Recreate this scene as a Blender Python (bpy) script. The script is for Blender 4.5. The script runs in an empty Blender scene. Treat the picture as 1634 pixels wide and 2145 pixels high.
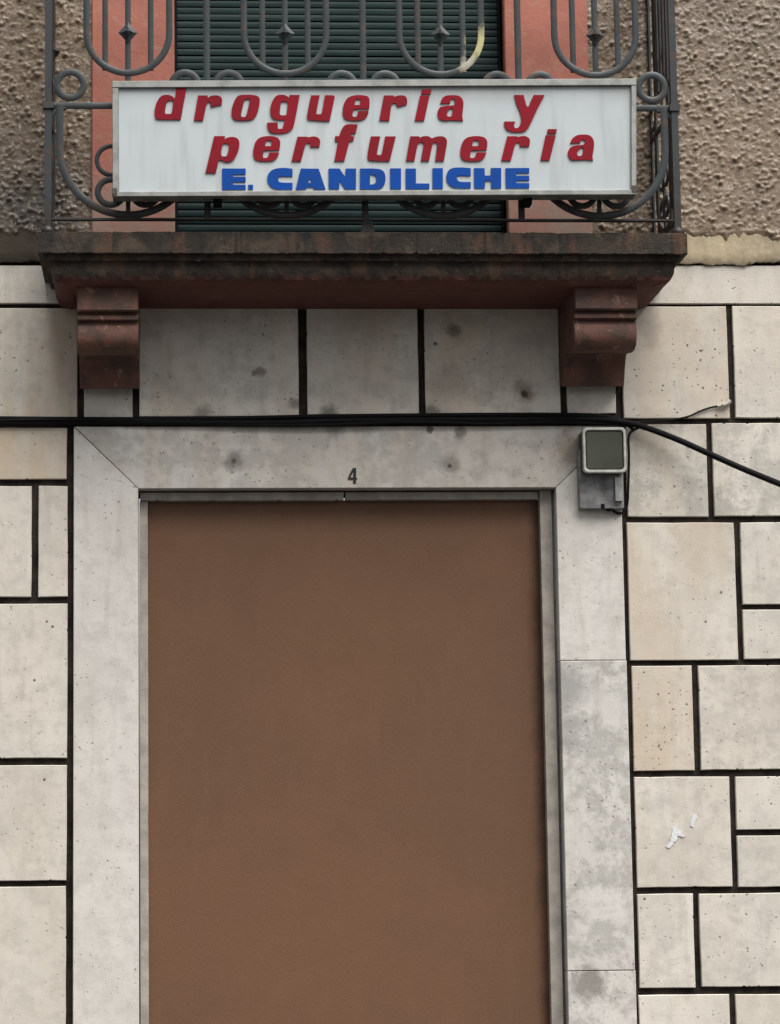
import bpy, bmesh, math, random
import numpy as np
from mathutils import Vector, Matrix
from mathutils.geometry import tessellate_polygon

random.seed(7)
rng = np.random.default_rng(11)
scene = bpy.context.scene
col = scene.collection

# ------------------------------------------------------------------ camera
W, H = 1634.0, 2145.0            # photograph size in pixels
F, CX, CY = 5200.0, 600.0, H / 2 # focal length and principal point (the photo is a crop)
YAW, PITCH, ROLL = 0.048, 0.130, -0.0095
EYE = Vector((0.0, -7.89, 1.6))
fw = Vector((math.sin(YAW) * math.cos(PITCH), math.cos(YAW) * math.cos(PITCH), math.sin(PITCH)))
r0 = Vector((math.cos(YAW), -math.sin(YAW), 0)); u0 = r0.cross(fw)
c, s = math.cos(ROLL), math.sin(ROLL)
RT, UP = c * r0 + s * u0, -s * r0 + c * u0
cam = bpy.data.cameras.new('camera'); cam_o = bpy.data.objects.new('camera', cam); col.objects.link(cam_o)
cam.sensor_fit = 'HORIZONTAL'; cam.sensor_width = 36.0; cam.lens = F / W * 36.0
cam.shift_x = (W / 2 - CX) / W; cam.clip_end = 500.0
m = Matrix((RT, UP, -fw)).transposed().to_4x4(); m.translation = EYE
cam_o.matrix_world = m
scene.camera = cam_o

def P(px, py, d=0.0):
    """pixel -> point on the plane d metres in front of the wall face"""
    v = fw + RT * ((px - CX) / F) + UP * ((CY - py) / F)
    return EYE + v * ((-EYE.y - d) / v.y)

# ------------------------------------------------------------------ light
SUN_EL, SUN_AZ = math.radians(60), math.radians(30)     # azimuth: to the right of the camera's back
world = bpy.data.worlds.new('World'); scene.world = world; world.use_nodes = True
nt = world.node_tree; bg = nt.nodes['Background']
sky = nt.nodes.new('ShaderNodeTexSky'); sky.sky_type = 'NISHITA'; sky.sun_disc = False
sky.sun_elevation = SUN_EL; sky.sun_rotation = math.pi - SUN_AZ
sky.air_density = 1.0; sky.dust_density = 4.0; sky.ozone_density = 1.0
hs = nt.nodes.new('ShaderNodeHueSaturation'); hs.inputs['Saturation'].default_value = 0.10   # overcast: grey sky
nt.links.new(sky.outputs[0], hs.inputs['Color']); nt.links.new(hs.outputs[0], bg.inputs['Color'])
bg.inputs['Strength'].default_value = 0.075
sun = bpy.data.lights.new('sun', 'SUN'); sun.energy = 3.2; sun.angle = math.radians(52); sun.color = (1.0, 0.965, 0.91)
sun_o = bpy.data.objects.new('sun', sun); col.objects.link(sun_o)
sd = Vector((math.sin(SUN_AZ) * math.cos(SUN_EL), -math.cos(SUN_AZ) * math.cos(SUN_EL), math.sin(SUN_EL)))
sun_o.rotation_euler = sd.to_track_quat('Z', 'Y').to_euler(); sun_o.location = sd * 20
scene.view_settings.view_transform = 'Standard'; scene.view_settings.look = 'None'
scene.view_settings.gamma = 1.0; scene.view_settings.use_curve_mapping = False
scene.view_settings.exposure = 0.72
scene.render.engine = 'CYCLES'

# ------------------------------------------------------------------ material helpers
class NT:
    def __init__(self, name, rough=0.6, spec=0.4, metal=0.0):
        self.m = bpy.data.materials.new(name); self.m.use_nodes = True
        self.t = self.m.node_tree; self.b = self.t.nodes['Principled BSDF']
        self.b.inputs['Roughness'].default_value = rough
        self.b.inputs['Specular IOR Level'].default_value = spec
        self.b.inputs['Metallic'].default_value = metal
        self._pos = None
    def n(self, kind, **kw):
        nd = self.t.nodes.new(kind)
        for k, v in kw.items(): setattr(nd, k, v)
        return nd
    def put(self, sock, v):
        if hasattr(v, 'is_linked') or isinstance(v, bpy.types.NodeSocket): self.t.links.new(v, sock)
        elif isinstance(v, (tuple, list)) and len(v) == 3 and sock.type == 'RGBA': sock.default_value = (*v, 1)
        else: sock.default_value = v
    def pos(self):
        if self._pos is None:
            g = self.n('ShaderNodeNewGeometry'); oi = self.n('ShaderNodeObjectInfo')
            mu = self.n('ShaderNodeVectorMath', operation='SCALE'); 
            cb = self.n('ShaderNodeCombineXYZ')
            for i in range(3): self.t.links.new(oi.outputs['Random'], cb.inputs[i])
            self.t.links.new(cb.outputs[0], mu.inputs[0]); mu.inputs['Scale'].default_value = 17.3
            ad = self.n('ShaderNodeVectorMath', operation='ADD')
            self.t.links.new(g.outputs['Position'], ad.inputs[0]); self.t.links.new(mu.outputs[0], ad.inputs[1])
            self._pos = ad.outputs[0]; self.oi = oi; self.geo = g
        return self._pos
    def scale(self, v, sc):
        mu = self.n('ShaderNodeVectorMath', operation='MULTIPLY'); self.t.links.new(v, mu.inputs[0]); mu.inputs[1].default_value = sc
        return mu.outputs[0]
    def noise(self, scale, detail=4, rough=0.55, vec=None, dist=0.0):
        nd = self.n('ShaderNodeTexNoise'); self.t.links.new(vec or self.pos(), nd.inputs['Vector'])
        nd.inputs['Scale'].default_value = scale; nd.inputs['Detail'].default_value = detail
        nd.inputs['Roughness'].default_value = rough; nd.inputs['Distortion'].default_value = dist
        return nd.outputs['Fac']
    def ramp(self, v, a, b, lo=0.0, hi=1.0):
        mr = self.n('ShaderNodeMapRange', interpolation_type='SMOOTHSTEP'); self.put(mr.inputs[0], v)
        for i, x in zip((1, 2, 3, 4), (a, b, lo, hi)): mr.inputs[i].default_value = x
        return mr.outputs[0]
    def math(self, op, a, b=0.0, clamp=False):
        nd = self.n('ShaderNodeMath', operation=op, use_clamp=clamp); self.put(nd.inputs[0], a); self.put(nd.inputs[1], b)
        return nd.outputs[0]
    def mix(self, f, a, b):
        nd = self.n('ShaderNodeMix', data_type='RGBA'); self.put(nd.inputs['Factor'], f)
        self.put(nd.inputs[6], a); self.put(nd.inputs[7], b)
        return nd.outputs[2]
    def color(self, v): self.put(self.b.inputs['Base Color'], v)
    def rough(self, v): self.put(self.b.inputs['Roughness'], v)
    def bump(self, h, strength=0.3, dist=0.005):
        b = self.n('ShaderNodeBump'); b.inputs['Strength'].default_value = strength; b.inputs['Distance'].default_value = dist
        self.t.links.new(h, b.inputs['Height']); self.t.links.new(b.outputs[0], self.b.inputs['Normal'])
    def sep(self, v):
        nd = self.n('ShaderNodeSeparateXYZ'); self.t.links.new(v, nd.inputs[0]); return nd.outputs
    def spot(self, p, r, soft=0.5, wob=None):
        """irregular blotch round a world point"""
        wob = r * 0.30 if wob is None else wob
        g = self.geo.outputs['Position'] if self._pos else (self.pos(), self.geo.outputs['Position'])[1]
        nz = self.n('ShaderNodeTexNoise'); self.t.links.new(g, nz.inputs['Vector']); nz.inputs['Scale'].default_value = 42; nz.inputs['Detail'].default_value = 6; nz.inputs['Roughness'].default_value = 0.65
        su = self.n('ShaderNodeVectorMath', operation='SUBTRACT'); self.t.links.new(g, su.inputs[0]); su.inputs[1].default_value = p
        ln = self.n('ShaderNodeVectorMath', operation='LENGTH'); self.t.links.new(su.outputs[0], ln.inputs[0])
        off = self.math('MULTIPLY', self.math('SUBTRACT', nz.outputs['Fac'], 0.5), wob * 6)
        return self.ramp(self.math('ADD', ln.outputs['Value'], off), r * (1 - soft), r * (1 + soft), 1.0, 0.0)

def stone_mat(name, base=(0.61, 0.575, 0.515), dark=(0.52, 0.49, 0.44), pit=0.5, spots=(), grey=0.0):
    t = NT(name, 0.55, 0.35); p = t.pos()
    big = t.noise(3.2, 4, 0.6); mid = t.noise(18, 8, 0.72); fine = t.noise(130, 3, 0.6)
    colr = t.mix(t.ramp(big, 0.3, 0.7), base, dark)
    colr = t.mix(t.ramp(mid, 0.40, 0.68, 0.0, 0.65), colr, tuple(x * 0.80 for x in dark))
    colr = t.mix(t.ramp(t.noise(9, 3, 0.5), 0.55, 0.75, 0, 0.5), colr, tuple(min(1, x * 1.10) for x in base))
    # object colour: r warm stain, g dirt, b tone
    oc = t.n('ShaderNodeSeparateColor'); t.t.links.new(t.oi.outputs['Color'], oc.inputs[0])
    streak = t.ramp(t.noise(4.5, 4, 0.6, t.scale(p, (1.5, 1.0, 0.35)), 0.2), 0.32, 0.64)
    warm = t.math('MULTIPLY', streak, oc.outputs[0])
    colr = t.mix(warm, colr, (0.48, 0.375, 0.265))
    blot = t.ramp(t.noise(9, 8, 0.74, None, 0.1), 0.44, 0.60)
    colr = t.mix(t.math('MULTIPLY', blot, oc.outputs[1]), colr, (0.27, 0.255, 0.235))
    run = t.ramp(t.noise(24, 4, 0.6, t.scale(p, (1.0, 1.0, 0.10))), 0.54, 0.74, 0.0, 0.28)
    colr = t.mix(run, colr, (0.33, 0.295, 0.25))
    # pores
    nv = t.n('ShaderNodeTexNoise'); t.t.links.new(p, nv.inputs['Vector']); nv.inputs['Scale'].default_value = 90; nv.inputs['Detail'].default_value = 2
    wob = t.n('ShaderNodeVectorMath', operation='SCALE'); t.t.links.new(nv.outputs['Color'], wob.inputs[0]); wob.inputs['Scale'].default_value = 0.012
    ad = t.n('ShaderNodeVectorMath', operation='ADD'); t.t.links.new(p, ad.inputs[0]); t.t.links.new(wob.outputs[0], ad.inputs[1])
    sp_ = t.sep(ad.outputs[0]); c2 = t.n('ShaderNodeCombineXYZ'); t.t.links.new(sp_[0], c2.inputs[0]); t.t.links.new(sp_[2], c2.inputs[1])
    pits = None
    for sc, th, gate in ((23, 0.085, 0.70), (52, 0.12, 0.80)):
        vo = t.n('ShaderNodeTexVoronoi', voronoi_dimensions='2D'); t.t.links.new(c2.outputs[0], vo.inputs['Vector']); vo.inputs['Scale'].default_value = sc
        sx = t.n('ShaderNodeSeparateColor'); t.t.links.new(vo.outputs['Color'], sx.inputs[0])
        q = t.math('MULTIPLY', t.ramp(vo.outputs['Distance'], th * 0.55, th * 1.25, 1.0, 0.0), t.ramp(sx.outputs[0], gate - 0.02, gate + 0.1))
        pits = q if pits is None else t.math('MAXIMUM', pits, q)
    pm = t.math('MULTIPLY', t.math('MULTIPLY', pits, t.oi.outputs['Alpha']), t.ramp(t.noise(4.5, 2, 0.5), 0.42, 0.60, 0.3, 1.0))
    colr = t.mix(t.math('MULTIPLY', pm, pit * 1.6, True), colr, (0.07, 0.06, 0.05))
    for sp in spots:
        colr = t.mix(t.math('MULTIPLY', t.spot(sp[0], sp[1], sp[4] if len(sp) > 4 else 0.5), sp[3]), colr, sp[2])
    gm = t.n('ShaderNodeHueSaturation'); t.put(gm.inputs['Color'], colr)
    t.put(gm.inputs['Value'], oc.outputs[2]); gm.inputs['Saturation'].default_value = 1.0 - grey
    t.color(gm.outputs[0])
    t.rough(t.ramp(mid, 0.3, 0.7, 0.45, 0.7))
    hgt = t.math('SUBTRACT', t.math('ADD', t.math('MULTIPLY', mid, 0.5), t.math('MULTIPLY', fine, 0.35)), pm)
    t.bump(hgt, 0.35, 0.004)
    return t.m

def simple(name, ca, cb, scale=8, rough=0.6, spec=0.4, metal=0.0, bump=0.15, fine=90, rr=0.12):
    t = NT(name, rough, spec, metal)
    a = t.noise(scale, 5, 0.6); f = t.noise(fine, 3, 0.6)
    t.color(t.mix(t.ramp(a, 0.32, 0.68), ca, cb)); t.rough(t.ramp(a, 0.3, 0.7, max(0, rough - rr), min(1, rough + rr)))
    t.bump(t.math('ADD', t.math('MULTIPLY', a, 0.4), f), bump, 0.003)
    return t.m

M = {}
wp = lambda x, y, d=0.012: tuple(P(x, y, d))
M['stone'] = stone_mat('limestone', spots=[(wp(545, 778, 0), 0.017, (0.15, 0.12, 0.09), 0.75, 0.5), (wp(532, 781, 0), 0.010, (0.12, 0.10, 0.08), 0.7, 0.5), (wp(618, 846, 0), 0.018, (0.13, 0.11, 0.09), 0.7, 0.6),
    (wp(952, 692, 0), 0.022, (0.10, 0.085, 0.07), 0.7, 0.6), (wp(912, 720, 0), 0.006, (0.04, 0.03, 0.025), 0.9), (wp(1092, 812, 0), 0.026, (0.20, 0.155, 0.11), 0.7, 0.8), (wp(1104, 826, 0), 0.020, (0.15, 0.11, 0.08), 0.7, 0.7), (wp(1099, 826, 0), 0.011, (0.04, 0.03, 0.02), 0.9, 0.4),
    (wp(940, 790, 0), 0.05, (0.33, 0.29, 0.25), 0.6, 0.8), (wp(1362, 690, 0), 0.03, (0.30, 0.26, 0.22), 0.6, 0.9), (wp(1365, 720, 0), 0.02, (0.33, 0.27, 0.21), 0.5, 0.9), (wp(1360, 920, 0), 0.05, (0.30, 0.25, 0.18), 0.6, 0.8), (wp(1385, 960, 0), 0.045, (0.34, 0.30, 0.24), 0.5, 0.8),
    (wp(425, 866, 0), 0.025, (0.15, 0.13, 0.11), 0.7, 0.7), (wp(690, 868, 0), 0.03, (0.10, 0.09, 0.08), 0.8, 0.6), (wp(905, 865, 0), 0.025, (0.10, 0.09, 0.08), 0.8, 0.6), (wp(72, 1425, 0), 0.004, (0.04, 0.035, 0.03), 0.9, 0.5), (wp(98, 1302, 0), 0.0035, (0.04, 0.035, 0.03), 0.9, 0.5), (wp(110, 1313, 0), 0.004, (0.04, 0.035, 0.03), 0.9, 0.5), (wp(93, 1633, 0), 0.004, (0.05, 0.045, 0.04), 0.9, 0.5), (wp(1350, 1883, 0), 0.0042, (0.04, 0.035, 0.03), 0.9, 0.4), (wp(1510, 1241, 0), 0.0042, (0.06, 0.05, 0.04), 0.9, 0.5), (wp(1478, 1303, 0), 0.0035, (0.06, 0.05, 0.04), 0.9, 0.5)])
M['surround'] = stone_mat('limestone_surround', (0.60, 0.575, 0.54), (0.52, 0.497, 0.465), 0.5,
    spots=[(wp(490, 966), 0.030, (0.17, 0.15, 0.13), 0.75, 0.6), (wp(490, 966), 0.008, (0.05, 0.04, 0.03), 0.8), (wp(942, 974), 0.030, (0.22, 0.20, 0.18), 0.75, 0.6),
           (wp(942, 976), 0.007, (0.05, 0.04, 0.03), 0.9), (wp(1196, 940), 0.055, (0.22, 0.17, 0.13), 0.75, 0.7), (wp(1236, 2060), 0.05, (0.2, 0.18, 0.16), 0.8, 0.5),
           (wp(1190, 1440), 0.06, (0.27, 0.26, 0.25), 0.8, 0.8), (wp(1185, 1540), 0.055, (0.27, 0.26, 0.25), 0.7, 0.8),
           (wp(965, 905), 0.02, (0.13, 0.11, 0.09), 0.8, 0.5), (wp(700, 900), 0.03, (0.2, 0.18, 0.15), 0.7, 0.7), (wp(900, 900), 0.012, (0.06, 0.05, 0.04), 0.9, 0.4)], grey=0.1)
M['mortar'] = simple('dark_joint_mortar', (0.034, 0.026, 0.021), (0.012, 0.010, 0.009), 14, 0.9, 0.15, bump=1.0)
t = NT('cream_plaster', 0.85, 0.2); a = t.noise(9, 6, 0.65); b = t.noise(30, 4, 0.6)
cc = t.mix(t.ramp(a, 0.32, 0.68), (0.43, 0.355, 0.24), (0.32, 0.265, 0.185)); cc = t.mix(t.ramp(b, 0.5, 0.7, 0, 0.5), cc, (0.50, 0.44, 0.34))
z = t.sep(t.geo.outputs['Position'])
cc = t.mix(t.math('MULTIPLY', t.ramp(z[0], P(60, 520).x, P(200, 520).x, 1.0, 0.0), t.ramp(a, 0.2, 0.5, 0.6, 0.95)), cc, (0.045, 0.037, 0.030))   # balcony's shadow painted dark on the band's left end
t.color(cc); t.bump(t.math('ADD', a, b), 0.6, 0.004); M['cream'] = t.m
t = NT('roughcast_render', 0.4, 0.6); a = t.noise(3, 5, 0.6); b = t.noise(45, 4, 0.6)
cc = t.mix(t.ramp(a, 0.3, 0.7), (0.170, 0.116, 0.070), (0.122, 0.086, 0.054))
cc = t.mix(t.ramp(b, 0.45, 0.7, 0, 0.6), cc, (0.22, 0.16, 0.103))
z = t.sep(t.geo.outputs['Position'])
shade = t.math('MULTIPLY', t.ramp(z[2], P(0, 440).z, P(0, 230).z, 1.0, 0.0), t.ramp(z[0], P(100, 300).x, P(300, 300).x, 1.0, 0.0))  # painted shadow of the balcony and sign, low on the left
cc = t.mix(t.math('MULTIPLY', t.math('MULTIPLY', shade, t.ramp(t.noise(7, 4), 0.25, 0.55, 0.4, 1.0)), 0.85), cc, (0.032, 0.026, 0.022))
cc = t.mix(t.ramp(t.noise(75, 3, 0.5), 0.58, 0.68, 0, 0.75), cc, (0.37, 0.29, 0.205))  # pale grit, its specks painted light to stand in for glints
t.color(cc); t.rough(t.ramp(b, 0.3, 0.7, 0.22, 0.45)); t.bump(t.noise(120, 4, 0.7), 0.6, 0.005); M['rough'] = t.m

t = NT('salmon_paint', 0.7, 0.3); a = t.noise(6, 5, 0.65); b = t.noise(22, 4, 0.6, None, 1.0)
cc = t.mix(t.ramp(a, 0.3, 0.7), (0.40, 0.145, 0.105), (0.31, 0.115, 0.085)); cc = t.mix(t.ramp(b, 0.50, 0.72, 0, 0.6), cc, (0.36, 0.20, 0.155))
z = t.sep(t.geo.outputs['Position'])
cc = t.mix(t.math('MULTIPLY', t.ramp(z[2], P(0, 455).z, P(0, 330).z, 1.0, 0.0), t.ramp(t.noise(9, 4), 0.3, 0.7, 0.35, 0.95)), cc, (0.27, 0.215, 0.18))
t.color(cc); t.bump(t.math('ADD', b, t.noise(90, 3)), 0.25, 0.004); M['salmon'] = t.m

t = NT('green_slat_paint', 0.6, 0.2); a = t.noise(5, 4, 0.6, t.scale(t.pos(), (1, 1, 8))); 
cc = t.mix(t.ramp(a, 0.35, 0.65), (0.008, 0.023, 0.022), (0.014, 0.031, 0.030)); cc = t.mix(t.ramp(t.noise(3, 4), 0.5, 0.7, 0, 0.4), cc, (0.022, 0.042, 0.040))
t.color(cc); t.bump(t.noise(60, 3), 0.1, 0.002); M['green'] = t.m

t = NT('grey_iron_paint', 0.5, 0.35); a = t.noise(9, 5, 0.65); b = t.noise(60, 3, 0.6)
cc = t.mix(t.ramp(a, 0.3, 0.7), (0.029, 0.038, 0.043), (0.021, 0.024, 0.026)); cc = t.mix(t.ramp(t.noise(21, 6, 0.72), 0.53, 0.64, 0, 0.85), cc, (0.060, 0.036, 0.024))
cc = t.mix(t.spot(tuple(P(1016, 95, 0.39)), 0.05, 0.5), cc, (0.42, 0.39, 0.20)); cc = t.mix(t.math('MULTIPLY', t.spot(tuple(P(985, 140, 0.39)), 0.03, 0.6), 0.8), cc, (0.45, 0.42, 0.33))
z = t.sep(t.geo.outputs['Position'])
low = t.math('MULTIPLY', t.ramp(z[2], P(0, 460, 0.39).z, P(0, 395, 0.39).z, 1.0, 0.0), t.ramp(t.noise(12, 4), 0.3, 0.55, 0.4, 1.0))
cc = t.mix(low, cc, (0.022, 0.017, 0.015))                      # old rust and dirt along the foot of the railing
t.color(cc); t.rough(t.ramp(a, 0.3, 0.7, 0.35, 0.65)); t.bump(t.math('ADD', a, b), 0.25, 0.002); M['iron'] = t.m

M['alu'] = simple('weathered_aluminium', (0.36, 0.365, 0.35), (0.20, 0.205, 0.195), 16, 0.45, 0.5, 0.55, 0.08)
t = NT('sign_white_panel', 0.4, 0.4); p = t.pos(); a = t.noise(4, 4); st = t.noise(26, 3, 0.55, t.scale(p, (1.0, 1.0, 0.09)))
cc = t.mix(t.ramp(a, 0.3, 0.7), (0.455, 0.495, 0.51), (0.42, 0.46, 0.48)); cc = t.mix(t.ramp(st, 0.48, 0.70, 0, 0.38), cc, (0.30, 0.32, 0.325))
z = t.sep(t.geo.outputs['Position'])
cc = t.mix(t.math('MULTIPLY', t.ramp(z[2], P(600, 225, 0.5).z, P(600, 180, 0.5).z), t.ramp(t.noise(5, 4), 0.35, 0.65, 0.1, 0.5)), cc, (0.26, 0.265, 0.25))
cc = t.mix(t.math('MULTIPLY', t.spot(tuple(P(289, 398, 0.5)), 0.012, 0.5), 0.8), cc, (0.12, 0.11, 0.10))
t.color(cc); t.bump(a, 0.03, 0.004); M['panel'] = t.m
M['red'] = simple('red_letter_plastic', (0.23, 0.005, 0.015), (0.17, 0.004, 0.011), 7, 0.5, 0.15, bump=0.04)
M['blue'] = simple('blue_letter_plastic', (0.001, 0.055, 0.30), (0.001, 0.045, 0.24), 9, 0.5, 0.15, bump=0.04)
M['black'] = simple('black_cable_rubber', (0.004, 0.0045, 0.006), (0.007, 0.007, 0.008), 12, 0.75, 0.12, bump=0.15)
M['digit'] = simple('black_digit_enamel', (0.012, 0.012, 0.012), (0.02, 0.02, 0.02), 20, 0.4, 0.4, bump=0.05)

t = NT('brown_door_paint', 0.55, 0.2); p = t.pos(); a = t.noise(2.2, 4, 0.55); b = t.noise(7, 5, 0.6); g = t.noise(30, 3, 0.6, t.scale(p, (1, 1, 0.25)))
cc = t.mix(t.ramp(a, 0.3, 0.7), (0.150, 0.078, 0.045), (0.130, 0.070, 0.042)); cc = t.mix(t.ramp(b, 0.35, 0.7, 0, 0.25), cc, (0.115, 0.058, 0.034))
cc = t.mix(t.ramp(g, 0.5, 0.75, 0, 0.25), cc, (0.165, 0.086, 0.050))
z = t.sep(t.geo.outputs['Position'])
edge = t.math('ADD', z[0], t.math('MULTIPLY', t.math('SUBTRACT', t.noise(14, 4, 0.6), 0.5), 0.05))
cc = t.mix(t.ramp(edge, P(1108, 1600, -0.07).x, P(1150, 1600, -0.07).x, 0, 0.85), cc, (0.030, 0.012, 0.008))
for sp in ((1126, 1768, 0.004), (1131, 1783, 0.0025), (1143, 1330, 0.003), (1146, 1462, 0.002), (1147, 1508, 0.0035), (1150, 1852, 0.003), (1151, 1935, 0.002), (1149, 1660, 0.002), (316, 1465, 0.002), (318, 1730, 0.0018), (1130, 1612, 0.003), (321, 1882, 0.004)):
    cc = t.mix(t.spot(tuple(P(sp[0], sp[1], -0.068)), sp[2], 0.5, 0.001), cc, (0.45, 0.36, 0.30))
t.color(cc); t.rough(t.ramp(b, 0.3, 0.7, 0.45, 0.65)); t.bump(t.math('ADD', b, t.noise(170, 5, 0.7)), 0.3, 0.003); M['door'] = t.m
M['strip'] = simple('worn_frame_trim', (0.36, 0.325, 0.285), (0.25, 0.225, 0.20), 18, 0.6, 0.4, bump=0.4, fine=50)

t = NT('blackened_balcony_concrete', 0.8, 0.3); p = t.pos(); a = t.noise(5, 6, 0.65); b = t.noise(13, 5, 0.6, None, 0.4); v = t.noise(15, 4, 0.6, t.scale(p, (1, 1, 0.3)))
cc = t.mix(t.ramp(a, 0.35, 0.65), (0.034, 0.026, 0.020), (0.019, 0.015, 0.012)); cc = t.mix(t.ramp(b, 0.46, 0.72, 0, 0.85), cc, (0.080, 0.058, 0.040))
cc = t.mix(t.ramp(t.noise(40, 4, 0.6, None, 0.5), 0.62, 0.74, 0, 0.6), cc, (0.14, 0.11, 0.078))
cc = t.mix(t.ramp(v, 0.52, 0.70, 0, 0.7), cc, (0.085, 0.042, 0.026)); cc = t.mix(t.ramp(t.noise(11, 5, 0.65, t.scale(p, (1, 1, 0.45))), 0.52, 0.66, 0, 0.85), cc, (0.012, 0.010, 0.009))
z = t.sep(t.geo.outputs['Position'])
redm = t.math('MULTIPLY', t.ramp(t.math('ADD', z[2], t.math('MULTIPLY', t.math('SUBTRACT', v, 0.5), 0.06)), P(0, 602, 0.34).z, P(0, 576, 0.35).z, 1.0, 0.0), 0.9)
cc = t.mix(redm, cc, (0.130, 0.046, 0.036)); cc = t.mix(t.math('MULTIPLY', redm, t.ramp(b, 0.55, 0.7, 0, 0.3)), cc, (0.16, 0.09, 0.07))
t.color(cc); t.bump(t.math('ADD', b, t.noise(90, 4, 0.65)), 0.6, 0.006); M['balcony'] = t.m
t = NT('red_brown_corbel_paint', 0.7, 0.35); a = t.noise(8, 5, 0.65); b = t.noise(26, 4, 0.6, None, 0.8)
cc = t.mix(t.ramp(a, 0.3, 0.7), (0.150, 0.066, 0.047), (0.090, 0.044, 0.034)); cc = t.mix(t.ramp(b, 0.60, 0.74, 0, 0.7), cc, (0.42, 0.27, 0.22))
cc = t.mix(t.ramp(t.noise(14, 4), 0.48, 0.62, 0, 0.75), cc, (0.055, 0.036, 0.028)); t.color(cc); t.bump(t.math('ADD', b, t.noise(100, 3)), 0.4, 0.004); M['corbel'] = t.m
M['boxgrey'] = simple('grey_box_metal', (0.27, 0.27, 0.265), (0.12, 0.12, 0.125), 22, 0.45, 0.5, 0.3, 0.15)
M['boxrim'] = simple('pale_box_rim', (0.50, 0.50, 0.46), (0.30, 0.30, 0.275), 30, 0.45, 0.4, 0.2, 0.15)
M['boxdark'] = simple('dark_box_side', (0.045, 0.04, 0.035), (0.06, 0.055, 0.05), 20, 0.6, 0.4)
M['olive'] = simple('olive_cover', (0.036, 0.040, 0.026), (0.050, 0.054, 0.036), 8, 0.35, 0.4, bump=0.05)
M['paper'] = simple('white_paper_scrap', (0.64, 0.65, 0.67), (0.56, 0.57, 0.58), 60, 0.7, 0.2, bump=0.3)
M['pave'] = simple('pavement_concrete', (0.11, 0.105, 0.10), (0.08, 0.078, 0.075), 6, 0.85, 0.2, bump=0.4)
M['road'] = simple('asphalt', (0.055, 0.054, 0.053), (0.04, 0.04, 0.041), 30, 0.9, 0.2, bump=0.6)

# ------------------------------------------------------------------ object helpers
WLOC = {}
def empty(name, loc, label, cat, group=None):
    o = bpy.data.objects.new(name, None); col.objects.link(o); o.location = loc; o.empty_display_size = 0.1
    WLOC[o.name] = Vector(loc); o['label'] = label; o['category'] = cat
    if group: o['group'] = group
    return o
class MB:
    def __init__(self): self.v = []; self.f = []
    def add(self, vs, fs):
        n = len(self.v); self.v += [Vector(x) for x in vs]; self.f += [tuple(i + n for i in f) for f in fs]; return self
    def box(self, a, b):
        x0, y0, z0 = a; x1, y1, z1 = b
        return self.add([(x0,y0,z0),(x1,y0,z0),(x1,y1,z0),(x0,y1,z0),(x0,y0,z1),(x1,y0,z1),(x1,y1,z1),(x0,y1,z1)],
                        [(0,3,2,1),(4,5,6,7),(0,1,5,4),(1,2,6,5),(2,3,7,6),(3,0,4,7)])
    def build(self, name, mat, parent=None, smooth=False, sharp=40, fix=True):
        v = np.array([tuple(x) for x in self.v]); lo, hi = v.min(0), v.max(0); ctr = (lo + hi) / 2
        me = bpy.data.meshes.new(name); me.from_pydata((v - ctr).tolist(), [], self.f)
        if fix:
            bm = bmesh.new(); bm.from_mesh(me); bmesh.ops.remove_doubles(bm, verts=bm.verts, dist=1e-5)
            bmesh.ops.recalc_face_normals(bm, faces=bm.faces); bm.to_mesh(me); bm.free()
        me.materials.append(mat)
        if smooth:
            me.shade_smooth()
            try: me.set_sharp_from_angle(angle=math.radians(sharp))
            except Exception: pass
        me.update()
        o = bpy.data.objects.new(name, me); col.objects.link(o)
        base = Vector((0, 0, 0))
        if parent: o.parent = parent; base = WLOC[parent.name]
        o.location = Vector(ctr.tolist()) - base; WLOC[o.name] = Vector(ctr.tolist())
        return o
def tag(o, label, cat, group=None):
    o['label'] = label; o['category'] = cat
    if group: o['group'] = group
    return o
def inset(poly, w):
    """inset a convex counter-clockwise polygon (x,z) by w"""
    n = len(poly); out = []
    for i in range(n):
        p0, p1, p2 = Vector(poly[i - 1]), Vector(poly[i]), Vector(poly[(i + 1) % n])
        d1, d2 = (p1 - p0).normalized(), (p2 - p1).normalized()
        n1, n2 = Vector((-d1.y, d1.x)), Vector((-d2.y, d2.x))
        bis = n1 + n2; out.append(p1 + bis * (w / max(0.2, 1 + n1.dot(n2))))
    return out
def slab_mb(poly, front, back, ch=0.0025):
    """stone piece with chamfered front edges: convex polygon (x,z), front/back given as depth d in front of the wall"""
    ar = sum(poly[i - 1][0] * poly[i][1] - poly[i][0] * poly[i - 1][1] for i in range(len(poly)))
    if ar < 0: poly = poly[::-1]
    n = len(poly); ins = inset(poly, ch); mb = MB(); vs = []
    vs += [(p[0], -back, p[1]) for p in poly]; vs += [(p[0], -(front - ch), p[1]) for p in poly]; vs += [(p[0], -front, p[1]) for p in ins]
    fs = [tuple(range(2 * n, 3 * n)), tuple(range(n - 1, -1, -1))]
    for k in (0, n):
        for i in range(n): j = (i + 1) % n; fs.append((k + i, k + j, k + n + j, k + n + i))
    return mb.add(vs, fs)
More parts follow.
